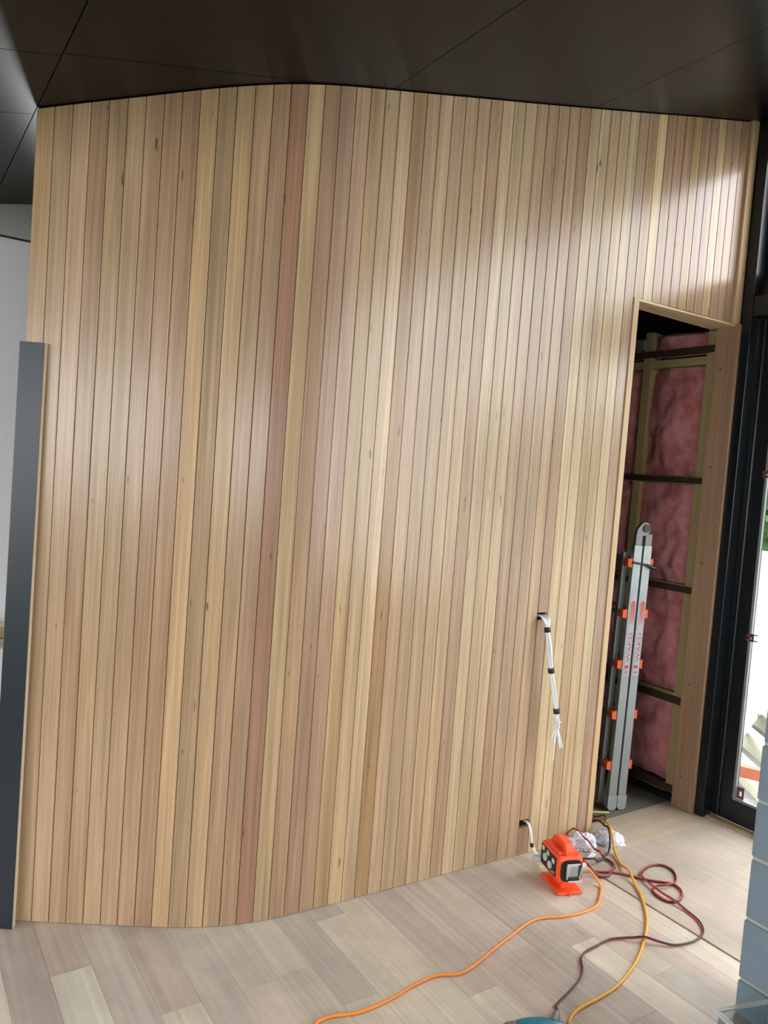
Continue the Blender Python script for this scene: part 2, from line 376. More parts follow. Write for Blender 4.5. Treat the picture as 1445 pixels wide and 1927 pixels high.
# ---- closet behind the doorway
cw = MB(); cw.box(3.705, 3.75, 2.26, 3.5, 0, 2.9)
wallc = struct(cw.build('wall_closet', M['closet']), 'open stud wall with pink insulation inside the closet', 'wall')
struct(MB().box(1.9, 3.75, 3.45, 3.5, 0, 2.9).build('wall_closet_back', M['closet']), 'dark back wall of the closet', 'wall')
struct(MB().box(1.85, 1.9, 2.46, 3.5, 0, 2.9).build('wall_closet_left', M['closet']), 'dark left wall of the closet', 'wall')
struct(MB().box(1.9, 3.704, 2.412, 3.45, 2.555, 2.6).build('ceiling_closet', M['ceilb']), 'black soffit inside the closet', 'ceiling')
SX = 3.618
for y in (2.398, 2.795, 3.19):
    MB().box(SX, 3.704, y, y + .048, .05, 2.55).build('stud', M['stud'], wallc)
rows = [(.075, .53), (.575, 1.115), (1.165, 1.70), (1.75, 2.34), (2.40, 2.53)]
for z in (.03, .55, 1.14, 1.725, 2.365):
    for y, y2 in ((2.4465, 2.7945), (2.8435, 3.1895)): MB().box(SX + .004, 3.704, y, y2, z - .022, z + .022).build('noggin', M['noggin'], wallc)
for z in (.06, .54, 1.14, 1.725, 2.42):
    MB().box(SX - .024, SX - .001, 2.364, 3.42, z - .017, z + .017).build('furring_channel', M['channel'], wallc)
MB().box(SX - .03, 3.704, 2.364, 3.44, -.003, .028).build('bottom_plate', M['blackmatt'], wallc)
def batt(y0, y1, z0, z1, seed):
    nu, nv = 20, 28; V = []; F = []
    for j in range(nv + 1):
        for i in range(nu + 1):
            u, v = i / nu, j / nv
            e = min(u, 1 - u, (v) * 1.4, (1 - v) * 1.4)
            y = y0 + (y1 - y0) * u; z = z0 + (z1 - z0) * v
            d = noise.noise(Vector((y * 7 + seed, z * 5, seed))) * .030 + (.5 - abs(noise.noise(Vector((y * 11 + seed, z * 9, seed * 2))))) * -.024 + noise.noise(Vector((y * 24 + seed, z * 19, seed))) * .012
            x = SX + .042 - min(e * 5, 1) * .03 + d
            V.append((min(x, 3.69), y, z))
    for j in range(nv):
        for i in range(nu):
            a = j * (nu + 1) + i; F.append((a, a + nu + 1, a + nu + 2, a + 1))
    MB().add(V, F, True).build('insulation_batt', M['wool'], wallc)
sd = 1.
for a, b in ((2.4465, 2.7945), (2.8435, 3.1895)):
    for z0, z1 in rows: batt(a, b, z0, z1, sd); sd += 3.7
MB().cbox(SX - .06, SX - .025, 2.80, 2.86, 2.445, 2.50, .008).build('bracket', M['aludull'], wallc)

# ---- glazed front at the right
fr = MB(); fr.box(3.64, 3.74, 2.19, 2.2595, 0, 3.4); fr.box(3.64, 3.74, -4.2, 2.19, 3.4, 3.56); fr.box(3.64, 3.74, -4.3, -4.1, 0, 3.56)
fr.box(3.64, 3.74, 2.2595, 4.4, 2.9, 3.6)
wr = struct(fr.build('wall_right', M['blackmatt']), 'black framed glazed front with tall door and clerestory', 'wall')
post = struct(MB().cbox(XF + .001, 3.64, 2.19, 2.2465, 0.001, cz(3.6, 2.2, .004), .002).build('trim_5', M['black']), 'black square post beside the timber jamb', 'trim')
tr = MB(); tr.cbox(XF + .004, 3.74, 1.0, 2.189, 2.552, 2.655, .003); tr.box(3.63, 3.74, 1.0, 2.189, 2.655, 2.74)
struct(tr.build('trim_6', M['black']), 'black transom beam above the glass door', 'trim')
# door leaf
d1 = struct(MB().box(3.652, 3.70, 2.085, 2.186, .012, 2.546).build('door_1', M['black']), 'tall black framed glass door to the yard', 'door')
MB().box(3.652, 3.70, 1.10, 2.085, .012, .125).build('bottom_rail', M['black'], d1)
MB().box(3.652, 3.70, 1.10, 2.085, 2.44, 2.546).build('top_rail', M['black'], d1)
MB().box(3.652, 3.70, 1.0, 1.10, .012, 2.546).build('stile', M['black'], d1)
MB().tube([(3.648, 2.155, .02), (3.648, 2.155, 2.54)], .009, 10).build('hinge_rod', M['black'], d1)
MB().box(3.672, 3.678, 1.10, 2.085, .125, 2.44).build('pane', M['glass'], d1)
bd = MB()
bd.box(3.653, 3.668, 2.072, 2.085, .125, 2.44); bd.box(3.653, 3.668, 1.10, 2.072, .125, .137)
bd.build('glazing_bead', M['alu'], d1)
MB().box(3.60, 3.652, 1.0, 2.187, .0005, .008).build('sill_strip', M['lining'], d1)
def gl(n, y0, y1, z0, z1, label):
    o = MB(); f = .04
    o.box(3.652, 3.70, y0, y0 + f, z0, z1).box(3.652, 3.70, y1 - f, y1, z0, z1).box(3.652, 3.70, y0 + f, y1 - f, z0, z0 + f).box(3.652, 3.70, y0 + f, y1 - f, z1 - f, z1)
    o = struct(o.build('window_%d' % n, M['black']), label, 'window')
    MB().box(3.673, 3.678, y0 + f, y1 - f, z0 + f, z1 - f).build('pane', M['glass'], o)
n = 1
gl(n, 1.0, 2.188, 2.741, 3.399, 'clerestory window above the glass door'); n += 1
for i in range(4):
    y1 = .998 - i * 1.27; y0 = y1 - 1.266
    gl(n, y0, y1, .012, 3.399, 'tall fixed window in the glazed front'); n += 1

# ---- rest of the room (behind the camera and beyond the wall's left end)
bw = MB(); bw.box(-3.1, -2.9, -4.3, -4.2, 0, 3.6).box(.7, 3.75, -4.3, -4.2, 0, 3.6).box(-2.9, .7, -4.3, -4.2, 2.45, 3.6).box(-2.9, .7, -4.3, -4.2, 0, .1)
struct(bw.build('wall_back', M['offwhite']), 'off-white rear wall with wide window', 'wall')
o = MB()
for x in (-2.9, -1.12, .66): o.box(x, x + .04, -4.28, -4.22, .1, 2.45)
o.box(-2.86, .66, -4.28, -4.22, .1, .14).box(-2.86, .66, -4.28, -4.22, 2.41, 2.45)
o = struct(o.build('window_%d' % n, M['black']), 'wide rear window with two lights', 'window'); n += 1
for x in (-2.86, -1.08): MB().box(x, x + 1.74, -4.252, -4.247, .14, 2.41).build('pane', M['glass'], o)
lw = MB(); lw.box(-3.1, -3.0, -4.2, -1.6, 0, 2.6).box(-3.1, -3.0, 2.0, 2.65, 0, 2.6).box(-3.1, -3.0, 4.05, 4.4, 0, 2.6).box(-3.1, -3.0, -1.6, 2.0, 2.5, 2.6).box(-3.1, -3.0, -1.6, 2.0, 0, .1).box(-3.1, -3.0, 2.65, 4.05, 2.5, 2.6).box(-3.1, -3.0, 2.65, 4.05, 0, .1)
struct(lw.build('wall_left', M['offwhite']), 'off-white side wall with wide windows', 'wall')
o = MB()
for y in (-1.6, .18, 1.96): o.box(-3.08, -3.02, y, y + .04, .1, 2.5)
o = struct(o.build('window_%d' % n, M['black']), 'wide side window with two lights', 'window'); n += 1
for y in (-1.56, .22): MB().box(-3.052, -3.047, y, y + 1.74, .1, 2.5).build('pane', M['glass'], o)
o = MB()
for y in (2.65, 4.01): o.box(-3.08, -3.02, y, y + .04, .1, 2.5)
o = struct(o.build('window_%d' % n, M['black']), 'added narrow side window that brightens the far wall', 'window'); n += 1  # unseen window, added to bring more light onto the far wall
MB().box(-3.052, -3.047, 2.69, 4.01, .1, 2.5).build('pane', M['glass'], o)
fw = MB(); fw.box(-3.0, .74, 4.06, 4.4, 0, 2.617).box(1.76, 3.75, 4.3, 4.4, 0, 2.64).box(.74, 1.76, 4.3, 4.4, 2.46, 2.64).box(.74, 1.76, 4.3, 4.4, 0, .1)
wf = struct(fw.build('wall_far', M['white']), 'white wall beyond the left end of the timber wall', 'wall')
o = MB().box(.74, .78, 4.32, 4.38, .1, 2.46).box(1.72, 1.76, 4.32, 4.38, .1, 2.46)
o = struct(o.build('window_%d' % n, M['black']), 'window in the far white wall', 'window'); n += 1
MB().box(.78, 1.72, 4.348, 4.352, .1, 2.46).build('pane', M['glass'], o)
bh = MB().prism([(-.1, 4.04), (3.7, 4.04), (3.7, 4.4), (-.1, 4.4)], 2.625, lambda x, y: cz(x, y) + .012)
struct(bh.build('trim_7', M['grey']), 'grey bulkhead under the far edge of the black ceiling', 'trim')
struct(MB().box(-.1, 3.7, 4.05, 4.4, 2.618, 2.6245).build('trim_8', M['blackmatt']), 'thin black strip under the grey bulkhead', 'trim')

# ---- low block wall at the right
wp = MB().box(2.349, 2.53, .06, 1.253, 0, .985).build('wall_low', M['mortar'])
struct(wp, 'low wall of painted grey blocks with pale mortar joints', 'wall')
zs = [0, .117, .316, .515, .70, .885, 1.0]
for i in range(6):
    z0, z1 = zs[i] + .005, zs[i + 1] - .005
    if i == 0: z0 = .001
    ys = [1.259, 1.259 - (.39 if i % 2 else .195)]
    while ys[-1] > .06: ys.append(ys[-1] - .39)
    for a, b in zip(ys, ys[1:]):
        b = max(b, .05); j = random.uniform(-.002, .002)
        if a - b < .03: continue
        MB().cbox(2.343 + j, 2.536, b + .004, a - (0.004 if a < 1.25 else random.uniform(0, .004)), z0, z1, .006).build('block', M['block'], wp)

# ================================================================ OUTSIDE
struct(MB().box(3.76, 16, -9, 14, -.5, -.34).build('ground', M['ground']), 'pale paved yard outside the glass door', 'ground')
struct(MB().box(8.1, 8.3, -8, 12, -.34, 1.08).build('wall_yard', M['render_']), 'low white rendered boundary wall across the yard', 'wall')
def beam(name, mat, c, ang, L_, w_, h_, label, cat, group=None):
    u = Vector((math.cos(ang), math.sin(ang), 0)); v = Vector((-u.y, u.x, 0)); c = Vector(c)
    q = MB().obox((0, 0, h_ / 2), (1, 0, 0), (0, 1, 0), (0, 0, 1), L_, w_, h_)
    o = q.build(name, mat); o.location = c; o.rotation_euler = (0, 0, ang); return tag(o, label, cat, group)
G = 'pale timbers laid out in the yard'
TL = 'pale treated timber lying on bearers in the yard'
for i, (x, y, z, a) in enumerate([(5.1, 2.8, -.34, .9), (5.75, 3.1, -.34, .9), (6.5, 3.5, -.34, .9)]):
    beam('timber_bearer', M['beam'], (x, y, z), a, 2.2, .09, .14, 'short pale bearer flat on the paving under timbers', 'timber', 'bearers under the timbers')
for i in range(6):
    beam('timber_length', M['beam'], (5.9, 2.55 + i * .26, -.20), .42 + .05 * (i % 3 - 1), 2.9, .09, .045, TL, 'timber', G)
for i in range(3):
    beam('timber_length', M['beam'], (6.3 + .25 * i, 3.4, -.155), 1.72 - .05 * i, 1.9, .09, .09, 'upper pale timber crossing the lower timbers in the yard', 'timber', 'upper timbers in the yard')
beam('red_timber', M['redbeam'], (4.75, 2.66, -.1545), 2.0, .8, .07, .07, 'short red primed timber lying on the yard timbers', 'timber')
for x, y, z, a in ((4.55, 2.42, -.34, .5), (4.52, 2.34, -.34, .2)):
    pass
beam('concrete_slab', M['slab'], (4.5, 2.5, -.34), .45, .5, .3, .06, 'grey concrete paver lying near the glass door', 'paver')
beam('white_board', M['render_'], (4.32, 2.32, -.34), .3, .45, .2, .05, 'white board lying on paving outside the door', 'board')
# trees behind the boundary wall
def tree(x, y, h, r, s, label):
    t = thing('garden_tree', label, 'tree', (x, y, -.34), 'trees behind the boundary wall')
    pts = [(x + noise.noise(Vector((s, i * .7, 0))) * .18, y + noise.noise(Vector((0, s, i * .7))) * .18, -.34 + h * .62 * i / 6) for i in range(7)]
    MB().tube(pts, [.2 - .02 * i for i in range(7)], 10).build('trunk', M['bark'], t)
    for q in range(3):
        a = q * 2.1 + s; p0 = Vector(pts[3 + q]); MB().tube([p0, p0 + Vector((math.cos(a) * .5, math.sin(a) * .5, .6)), p0 + Vector((math.cos(a), math.sin(a), 1.1))], [.08, .06, .03], 7).build('limb', M['bark'], t)
    rnd = random.Random(s); lf = MB()
    for i in range(2600):
        d = Vector((rnd.gauss(0, 1), rnd.gauss(0, 1), rnd.gauss(0, 1))).normalized() * r * rnd.random() ** .4
        c = Vector((x, y, -.34 + h * .66)) + Vector((d.x, d.y, d.z * .95)); a = Vector((rnd.gauss(0, 1), rnd.gauss(0, 1), rnd.gauss(0, .6))).normalized()
        b = a.orthogonal().normalized(); l = .15 + .08 * rnd.random()
        lf.add([c - a * l, c + b * l * .4, c + a * l, c - b * l * .4], [(0, 1, 2, 3)])
    lf.build('foliage', M['leaf'], t)['kind'] = 'stuff'
tree(9.5, 5.25, 3.8, 1.2, 1.3, 'brown trunked tree with green leaves behind the white yard wall')
# unseen ground, and leaf screens added to block low sky light
struct(MB().box(-12, -3.2, -12, 10, -.5, -.34).box(-3.2, 3.7, -12, -4.4, -.5, -.34).build('ground_garden', M['lawn']), 'lawn beyond the side and rear windows', 'ground')
def added_hedge(x0, x1, y0, y1, h, seed, label):
    rnd = random.Random(seed); q = MB().box(x0 + .15, x1 - .15, y0 + .15, y1 - .15, -.34, h - .15)
    for i in range(2600):
        c = Vector((rnd.uniform(x0, x1), rnd.uniform(y0, y1), rnd.uniform(-.34, h))); a_ = Vector((rnd.gauss(0, 1), rnd.gauss(0, 1), rnd.gauss(0, 1))).normalized(); b_ = a_.orthogonal().normalized()
        q.add([c - a_ * .12, c + b_ * .06, c + a_ * .12, c - b_ * .06], [(0, 1, 2, 3)])
    o = q.build('added_hedge', M['leaf']); tag(o, label, 'added_hedge', None, 'stuff')
added_hedge(9.0, 9.8, -9, 3.8, 3.0, 9, 'tall green leaf screen added behind the yard wall to dim reflections')  # out of view, added to dim the low reflection on the boards
added_hedge(-6.2, -5.4, -5, 7, 1.1, 5, 'low green leaf screen added to block light beyond the side window')  # out of view, added to hold back low sky from this side
added_hedge(-6, 4, -7.6, -6.8, 1.1, 6, 'low green leaf screen added to block light beyond the rear window')  # out of view, added to cut frontal light on the timber wall

# ================================================================ THINGS
# leaning dark laminate panel at the wall's left end
tv = (Pl[2] - Pl[0]).normalized(); nv = Vector((-tv.y, tv.x))
t = thing('laminate_panel', 'tall narrow charcoal laminate panel leaning against left end of timber wall', 'panel', (.40, 2.73, 0))
tv3 = Vector((tv.x, tv.y, 0)); nv3 = Vector((nv.x, nv.y, 0))
def leanpt(s_, d_, z): 
    base = Vector((Pl[1].x, Pl[1].y, 0)) + tv3 * (.017 + s_) - nv3 * (.034 - .026 * z / 1.99 + d_); return base + Vector((0, 0, z))
def slab_(s0, s1, d0, d1, z0, z1):
    V = [leanpt(s0, d0, z0), leanpt(s1, d0, z0), leanpt(s1, d1, z0), leanpt(s0, d1, z0), leanpt(s0, d0, z1), leanpt(s1, d0, z1), leanpt(s1, d1, z1), leanpt(s0, d1, z1)]
    return MB().add(V, [(0, 1, 2, 3), (7, 6, 5, 4), (4, 5, 1, 0), (5, 6, 2, 1), (6, 7, 3, 2), (7, 4, 0, 3)])
slab_(-.084, 0, -.006, .0138, .001, 1.99).build('core', M['pale'], t)
slab_(-.0825, -.0008, .014, .0158, .001, 1.99).build('dark_face', M['navy'], t)

# timber stack on a white trestle beyond the wall's left end
t = thing('work_bench', 'white topped bench beside the far white wall', 'bench', (.3, 3.83, 0))
MB().cbox(-.35, .72, 3.64, 4.04, .70, .74, .004).build('top', M['white'], t)
MB().box(-.33, .70, 3.67, 3.69, .05, .70).build('front_panel', M['white'], t)
for x in (-.33, .66): MB().box(x, x + .04, 3.70, 4.02, 0.001, .70).build('leg', M['white'], t)
for i, (z, h_, y) in enumerate(((.741, .03, 3.72), (.772, .03, 3.75), (.803, .026, 3.71))):
    o = MB().box(-.3, .70 - .03 * i, y, y + .12, z, z + h_).build('timber_offcut', M['stackw'])
    tag(o, ('lowest', 'middle', 'topmost')[i] + ' timber length stacked on the white bench', 'timber', 'timber lengths on the bench')

# ---- folding ladder in the closet
LF = Vector((3.188, 2.452, 0)); ru = Vector((.26, .966, 0)).normalized(); su = Vector((ru.y, -ru.x, 0))
lad = thing('folding_ladder', 'folded aluminium ladder with orange rung brackets standing in the closet', 'ladder', LF)
def lp(s_, r_, z): return LF + su * (s_ + z * .030) + ru * (r_ + z * .02) + Vector((0, 0, z))
def lbox(s0, s1, r0, r1, z0, z1):
    V = [lp(s0, r0, z0), lp(s1, r0, z0), lp(s1, r1, z0), lp(s0, r1, z0), lp(s0, r0, z1), lp(s1, r0, z1), lp(s1, r1, z1), lp(s0, r1, z1)]
    return MB().add(V, [(3, 2, 1, 0), (4, 5, 6, 7), (0, 1, 5, 4), (1, 2, 6, 5), (2, 3, 7, 6), (3, 0, 4, 7)])
SP = .262; TOPZ = 1.37
font_curves = {}
def text_mesh(s):
    cu = bpy.data.curves.new('lettering_curve', 'FONT'); cu.body = s; cu.align_x = 'LEFT'
    ob = bpy.data.objects.new('lettering_tmp', cu); COL.objects.link(ob)
    dg = bpy.context.evaluated_depsgraph_get(); me = bpy.data.meshes.new_from_object(ob.evaluated_get(dg))
    vs_ = [v.co.copy() for v in me.vertices]; fs = [list(p.vertices) for p in me.polygons]
    bpy.data.objects.remove(ob); bpy.data.curves.remove(cu); bpy.data.meshes.remove(me)
    x0 = min(v.x for v in vs_); x1 = max(v.x for v in vs_); y0 = min(v.y for v in vs_); y1 = max(v.y for v in vs_)
    return [((v.x - x0) / (x1 - x0), (v.y - y0) / (y1 - y0)) for v in vs_], fs
TXT = text_mesh('WAK\u00dc')
for sec, s0 in ((0, -.024), (1, .034)):
    s1 = s0 + .046
    for far, (r0, r1) in enumerate(((0, .026), (.36, .386))):
        rail = lbox(s0, s1, r0, r1, .05, TOPZ).build('rail', M['alu'], lad)
        lbox(s0 + .004, s1 - .004, r0 + .001, r1 - .001, TOPZ, TOPZ + .06).build('end_cap', M['aludull'], rail)
        ft = MB(); q = []
        for (a, z) in ((-.004, .075), (-.004, .02), (.008, .003), (.038, .0015), (.050, .012), (.050, .075)): q.append((a, z))
        nq = len(q); ft.add([lp(s0 + a, r0 - .004, z) for a, z in q] + [lp(s0 + a, r1 + .003, z) for a, z in q],
                            [list(range(nq))[::-1], list(range(nq, 2 * nq))] + [(i, (i + 1) % nq, nq + (i + 1) % nq, nq + i) for i in range(nq)])
        ft.build('foot', M['footp'], rail)
        MB().disc(lp(s0 + .023, r0 - .004, .05), -ru, .003, .001, 8).build('rivet', M['alu'], rail)
        if not far:
            lbox(s0 + .009, s1 - .003, r0 - .0009, r0, .70, 1.125).build('sticker', M['sticker'], rail)
            e = r0 - .0013
            L_ = MB(); L_.add([lp(s0 + .014 + (1 - v[1]) * .024, e, .770 + v[0] * .15) for v in TXT[0]], TXT[1]); L_.build('lettering', M['redprint'], rail)
            cv = MB()
            for i in range(9):
                z = 1.075 - i * .0165 * (1 - .02 * i); hh = .012 - .0011 * i
                for sgn in (-1, 1):
                    m_ = s0 + .026; a = m_ + sgn * .014
                    cv.add([lp(m_, e, z + .014), lp(a, e, z), lp(a, e, z - hh), lp(m_, e, z + .014 - hh)], [(0, 1, 2, 3) if sgn < 0 else (3, 2, 1, 0)])
            cv.build('chevron_print', M['redprint'], rail)
            pr = MB()
            for z, h_ in ((.712, .004), (.720, .003), (.738, .016)): pr.add([lp(s0 + .013, e, z), lp(s1 - .012, e, z), lp(s1 - .012, e, z + h_), lp(s0 + .013, e, z + h_)], [(0, 1, 2, 3)])
            pr.build('small_print', M['redprint'], rail)
    # inner telescoping rails and rungs on the outer side of each section
    side = -1 if sec == 0 else 1
    c0, c1 = (s0 - .03, s0 - .002) if side < 0 else (s1 + .002, s1 + .024)
    for r0 in (.045, .325): lbox(c0, c1, r0, r0 + .022, .03, 1.33).build('inner_rail', M['alu'], lad)
    for i in range(5):
        z = .235 + SP * i
        MB().tube([lp((c0 + c1) / 2, .02, z), lp((c0 + c1) / 2, .37, z)], .013, 10).build('rung', M['aludull'], lad)
        for r0 in (.004, .335):
            b = MB(); a0, a1 = (c0 + .002, s0 - .0005) if side < 0 else (s1 + .0005, c1 - .004)
            V = [lp(a0, r0, z - .02), lp(a1, r0, z - .026), lp(a1, r0 + .04, z - .026), lp(a0, r0 + .04, z - .02), lp(a0, r0, z + .016), lp(a1, r0, z + .022), lp(a1, r0 + .04, z + .022), lp(a0, r0 + .04, z + .016)]
            b.add(V, [(3, 2, 1, 0), (4, 5, 6, 7), (0, 1, 5, 4), (1, 2, 6, 5), (2, 3, 7, 6), (3, 0, 4, 7)]).build('rung_bracket', M['ladorange'], lad)
# hinge and locking bar
for r0 in (.002, .362):
    h = MB(); q = [(-.018, TOPZ + .058), (-.014, TOPZ + .085), (.004, TOPZ + .108), (.024, TOPZ + .122), (.046, TOPZ + .118), (.058, TOPZ + .10), (.060, TOPZ + .075), (.044, TOPZ + .052), (.016, TOPZ + .052)]
    nq = len(q); h.add([lp(a, r0, z) for a, z in q] + [lp(a, r0 + .02, z) for a, z in q], [list(range(nq)), list(range(nq, 2 * nq))[::-1]] + [(i, nq + i, nq + (i + 1) % nq, (i + 1) % nq) for i in range(nq)])
    hg = h.build('hinge', M['aludull'], lad)
    MB().disc(lp(.036, r0 - .001, TOPZ + .09), -ru, .020, .006, 18).build('hinge_knob', M['blackp'], hg)
lk = MB(); lk.tube([lp(-.035, -.012, 1.285), lp(.01, -.014, 1.28), lp(.05, -.014, 1.275), lp(.085, -.014, 1.262), lp(.115, -.012, 1.258)], [.006, .005, .006, .011, .008], 8)
lk.build('locking_bar', M['blackp'], lad)
o = MB(); o.tube(spline([(2.96, 2.56, .003), (3.04, 2.50, .003), (3.10, 2.462, .003), (3.15, 2.435, .003)], 5), .006, 8)
o = o.build('hose', M['lime']); tag(o, 'lime green hose on closet floor under the ladder', 'hose')

# ---- cables hanging from the wall slots
def cable(name, pts, r, mat, parent, n=7): return MB().tube(spline(pts, 5), r, n).build(name, mat, parent)
t = thing('cable_bundle', 'white cable bundle bound with black tape hanging from upper wall slot', 'cable', (2.43, 2.319, 1.07))
BP = [(2.43, 2.319, 1.072), (2.423, 2.289, 1.060), (2.421, 2.276, 1.022), (2.426, 2.259, .94), (2.437, 2.249, .849), (2.453, 2.239, .761), (2.470, 2.229, .674), (2.48, 2.224, .599)]
ends = [(2.451, 2.226, .562), (2.467, 2.222, .461), (2.497, 2.216, .51), (2.514, 2.219, .508), (2.493, 2.221, .622), (2.479, 2.214, .60), (2.470, 2.228, .50), (2.486, 2.226, .56)]
for i in range(8):
    a = i * 2 * math.pi / 8 + .3; rr = .0078 if i % 2 else .0045
    pts = [(2.412 + .0058 * i, 2.337, 1.074 - .002 * (i % 3))]
    for j, p in enumerate(BP):
        spread = 1.0 if j not in (2, 4, 6) else .72
        if j < 2: pts.append((p[0] - .018 + .0052 * i, p[1] + .002 * math.sin(a), p[2] + .004 * math.cos(a)))
        else: pts.append((p[0] + rr * 1.35 * spread * math.cos(a + j * .12), p[1] + rr * spread * math.sin(a + j * .12), p[2]))
    pts[-1] = tuple(.5 * (u + v) for u, v in zip(pts[-1], pts[-2])); pts.append(ends[i])
    cb_ = cable('cable', pts, .0036, M['wire'], t)
    if i == 0:
        cable('bare_core', [(2.451, 2.226, .562), (2.440, 2.224, .54), (2.416, 2.22, .505)], .0012, M['copper'], cb_, 5)
for p, q in ((BP[2], BP[3]), (BP[4], BP[5]), (BP[6], BP[7])):
    d_ = (Vector(q) - Vector(p)).normalized(); c = Vector(p)
    MB().tube([c - d_ * .011, c - d_ * .010, c + d_ * .010, c + d_ * .011], [.0125, .0142, .0142, .0125], 14).build('tape_band', M['tape'], t)
t = thing('power_cable', 'pair of white cables leaving lower wall slot toward the orange box', 'cable', (2.442, 2.319, .144))
for i in (0, 1):
    e = .006 * i
    cable('cable', [(2.440 + e, 2.336, .146), (2.438 + e, 2.319, .148), (2.434 + e, 2.296, .140), (2.438 + e, 2.284, .100), (2.444 + e, 2.276, .055), (2.442 + e, 2.245, .022 + e), (2.428 + e, 2.205, .012 + e), (2.405 + e, 2.165, .05 + e)], .0034, M['wire'], t)
MB().tube([(2.4425, 2.280, .068), (2.4435, 2.2785, .060), (2.444, 2.277, .052)], .0078, 10).build('tape_band', M['tape'], t)

# ---- orange power distribution box
bx = thing('power_box', 'orange portable power distribution box with carry handle on the floor', 'power box', (2.328, 2.016, 0), world=False, rotz=-.34)
def rbox(x0, x1, y0, y1, z0, z1, c): return MB().cbox(x0, x1, y0, y1, z0, z1, c)
BW, BL, Z0, Z1 = .112, .168, .046, .150
rbox(0, BW, 0, BL, Z0, Z1, .014).build('housing', M['orange'], bx)
ft = rbox(.0, .112, -.012, .15, .001, .013, .004).build('foot_plate', M['orange'], bx)
rbox(.03, .085, .02, .13, .012, Z0 + .004, .004).build('pedestal', M['orange'], bx)
MB().disc((.05, -.012, .0075), (0, -1, 0), .007, .008, 12).build('foot_lug', M['orange'], bx)
hd = MB(); n_h = 24; ring_o, ring_i = [], []
for i in range(n_h):
    a_ = math.pi * i / (n_h - 1); c_, s_ = math.cos(a_), math.sin(a_)
    ring_o.append((.080 - .066 * math.copysign(abs(c_) ** .8, c_), Z1 - .006 + .052 * s_ ** .7)); ring_i.append((.080 - .036 * math.copysign(abs(c_) ** .8, c_), Z1 - .006 + .030 * s_ ** .7))
V = []
for x_ in (BW / 2 - .019, BW / 2 + .019):
    ins = .004
    V += [(x_, y_, z_) for y_, z_ in ring_o] + [(x_, y_, z_) for y_, z_ in ring_i]
F = []
for i in range(n_h - 1):
    o0, i0, o1, i1 = i, n_h + i, 2 * n_h + i, 3 * n_h + i
    F += [(o0, o0 + 1, i0 + 1, i0), (o1 + 1, o1, i1, i1 + 1), (o0 + 1, o0, o1, o1 + 1), (i0, i0 + 1, i1 + 1, i1)]
hd.add(V, F); hdo = hd.build('handle', M['orange'], bx)
bv = hdo.modifiers.new('soft_edges', 'BEVEL'); bv.width = .004; bv.segments = 2
rbox(.012, BW - .012, .03, .145, Z1 - .002, Z1 + .010, .004).build('top_ridge', M['orange'], bx)
sp = MB().cbox(-.002, .003, .022, BL - .012, Z0 + .014, Z1 - .012, .0015).build('side_panel', M['blackp'], bx)
for y, z, r in ((.070, .088, .0155), (.112, .100, .0155), (.148, .100, .0)):
    if r:
        s_ = MB().disc((-.002, y, z), (-1, 0, 0), r, .005, 20).build('socket', M['greyp'], sp)
for y, z, w_, h_ in ((.044, .118, .018, .018), (.092, .126, .018, .016), (.134, .128, .018, .016)):
    MB().cbox(-.006, -.001, y - w_ / 2, y + w_ / 2, z - h_ / 2, z + h_ / 2, .001).build('cover_plate', M['greyp'], sp)
pr = MB().box(-.0026, -.0019, .03, .06, .068, .0705).box(-.0026, -.0019, .03, .052, .074, .076).build('marking', M['greyp'], sp)
ef = MB().cbox(.008, BW - .008, -.006, .004, Z0 + .006, Z1 - .008, .004)
ef = MB(); q = []
for i in range(28):
    a = 2 * math.pi * i / 28; ca_, sa_ = math.cos(a), math.sin(a)
    q.append((BW / 2 + .047 * math.copysign(abs(ca_) ** .5, ca_), (Z0 + Z1) / 2 - .001 + .044 * math.copysign(abs(sa_) ** .5, sa_)))
nq = len(q)
ef.add([(x, -.005, z) for x, z in q] + [(x, .003, z) for x, z in q], [list(range(nq)), list(range(nq, 2 * nq))[::-1]] + [(i, nq + i, nq + (i + 1) % nq, (i + 1) % nq) for i in range(nq)])
ef = ef.build('end_plate', M['blackp'], bx)
br = MB().cbox(.032, .082, -.012, -.004, .076, .122, .003).build('breaker_row', M['greyp'], ef)
fl = MB().obox((.060, -.022, .098), (1, 0, 0), (0, -.28, .96), (0, .96, .28), .058, .062, .003).build('clear_flap', M['tub'], ef)
rm = MB()
for c, a, b in (((.060, -.0305, .068), .058, .004), ((.060, -.013, .128), .058, .004)): rm.obox(c, (1, 0, 0), (0, 0, 1), (0, 1, 0), a, b, .005)
for x in (.032, .088): rm.obox((x, -.022, .098), (1, 0, 0), (0, -.28, .96), (0, .96, .28), .003, .062, .005)
rm.build('flap_rim', M['greyp'], ef)
pl = MB().disc((-.001, BL - .006, .066), (-1, .2, 0), .015, .028, 14).build('plug', M['greyp'], bx)
MB().disc((BW, .05, .086), (1, 0, 0), .013, .036, 14).build('plug', M['greyp'], bx)

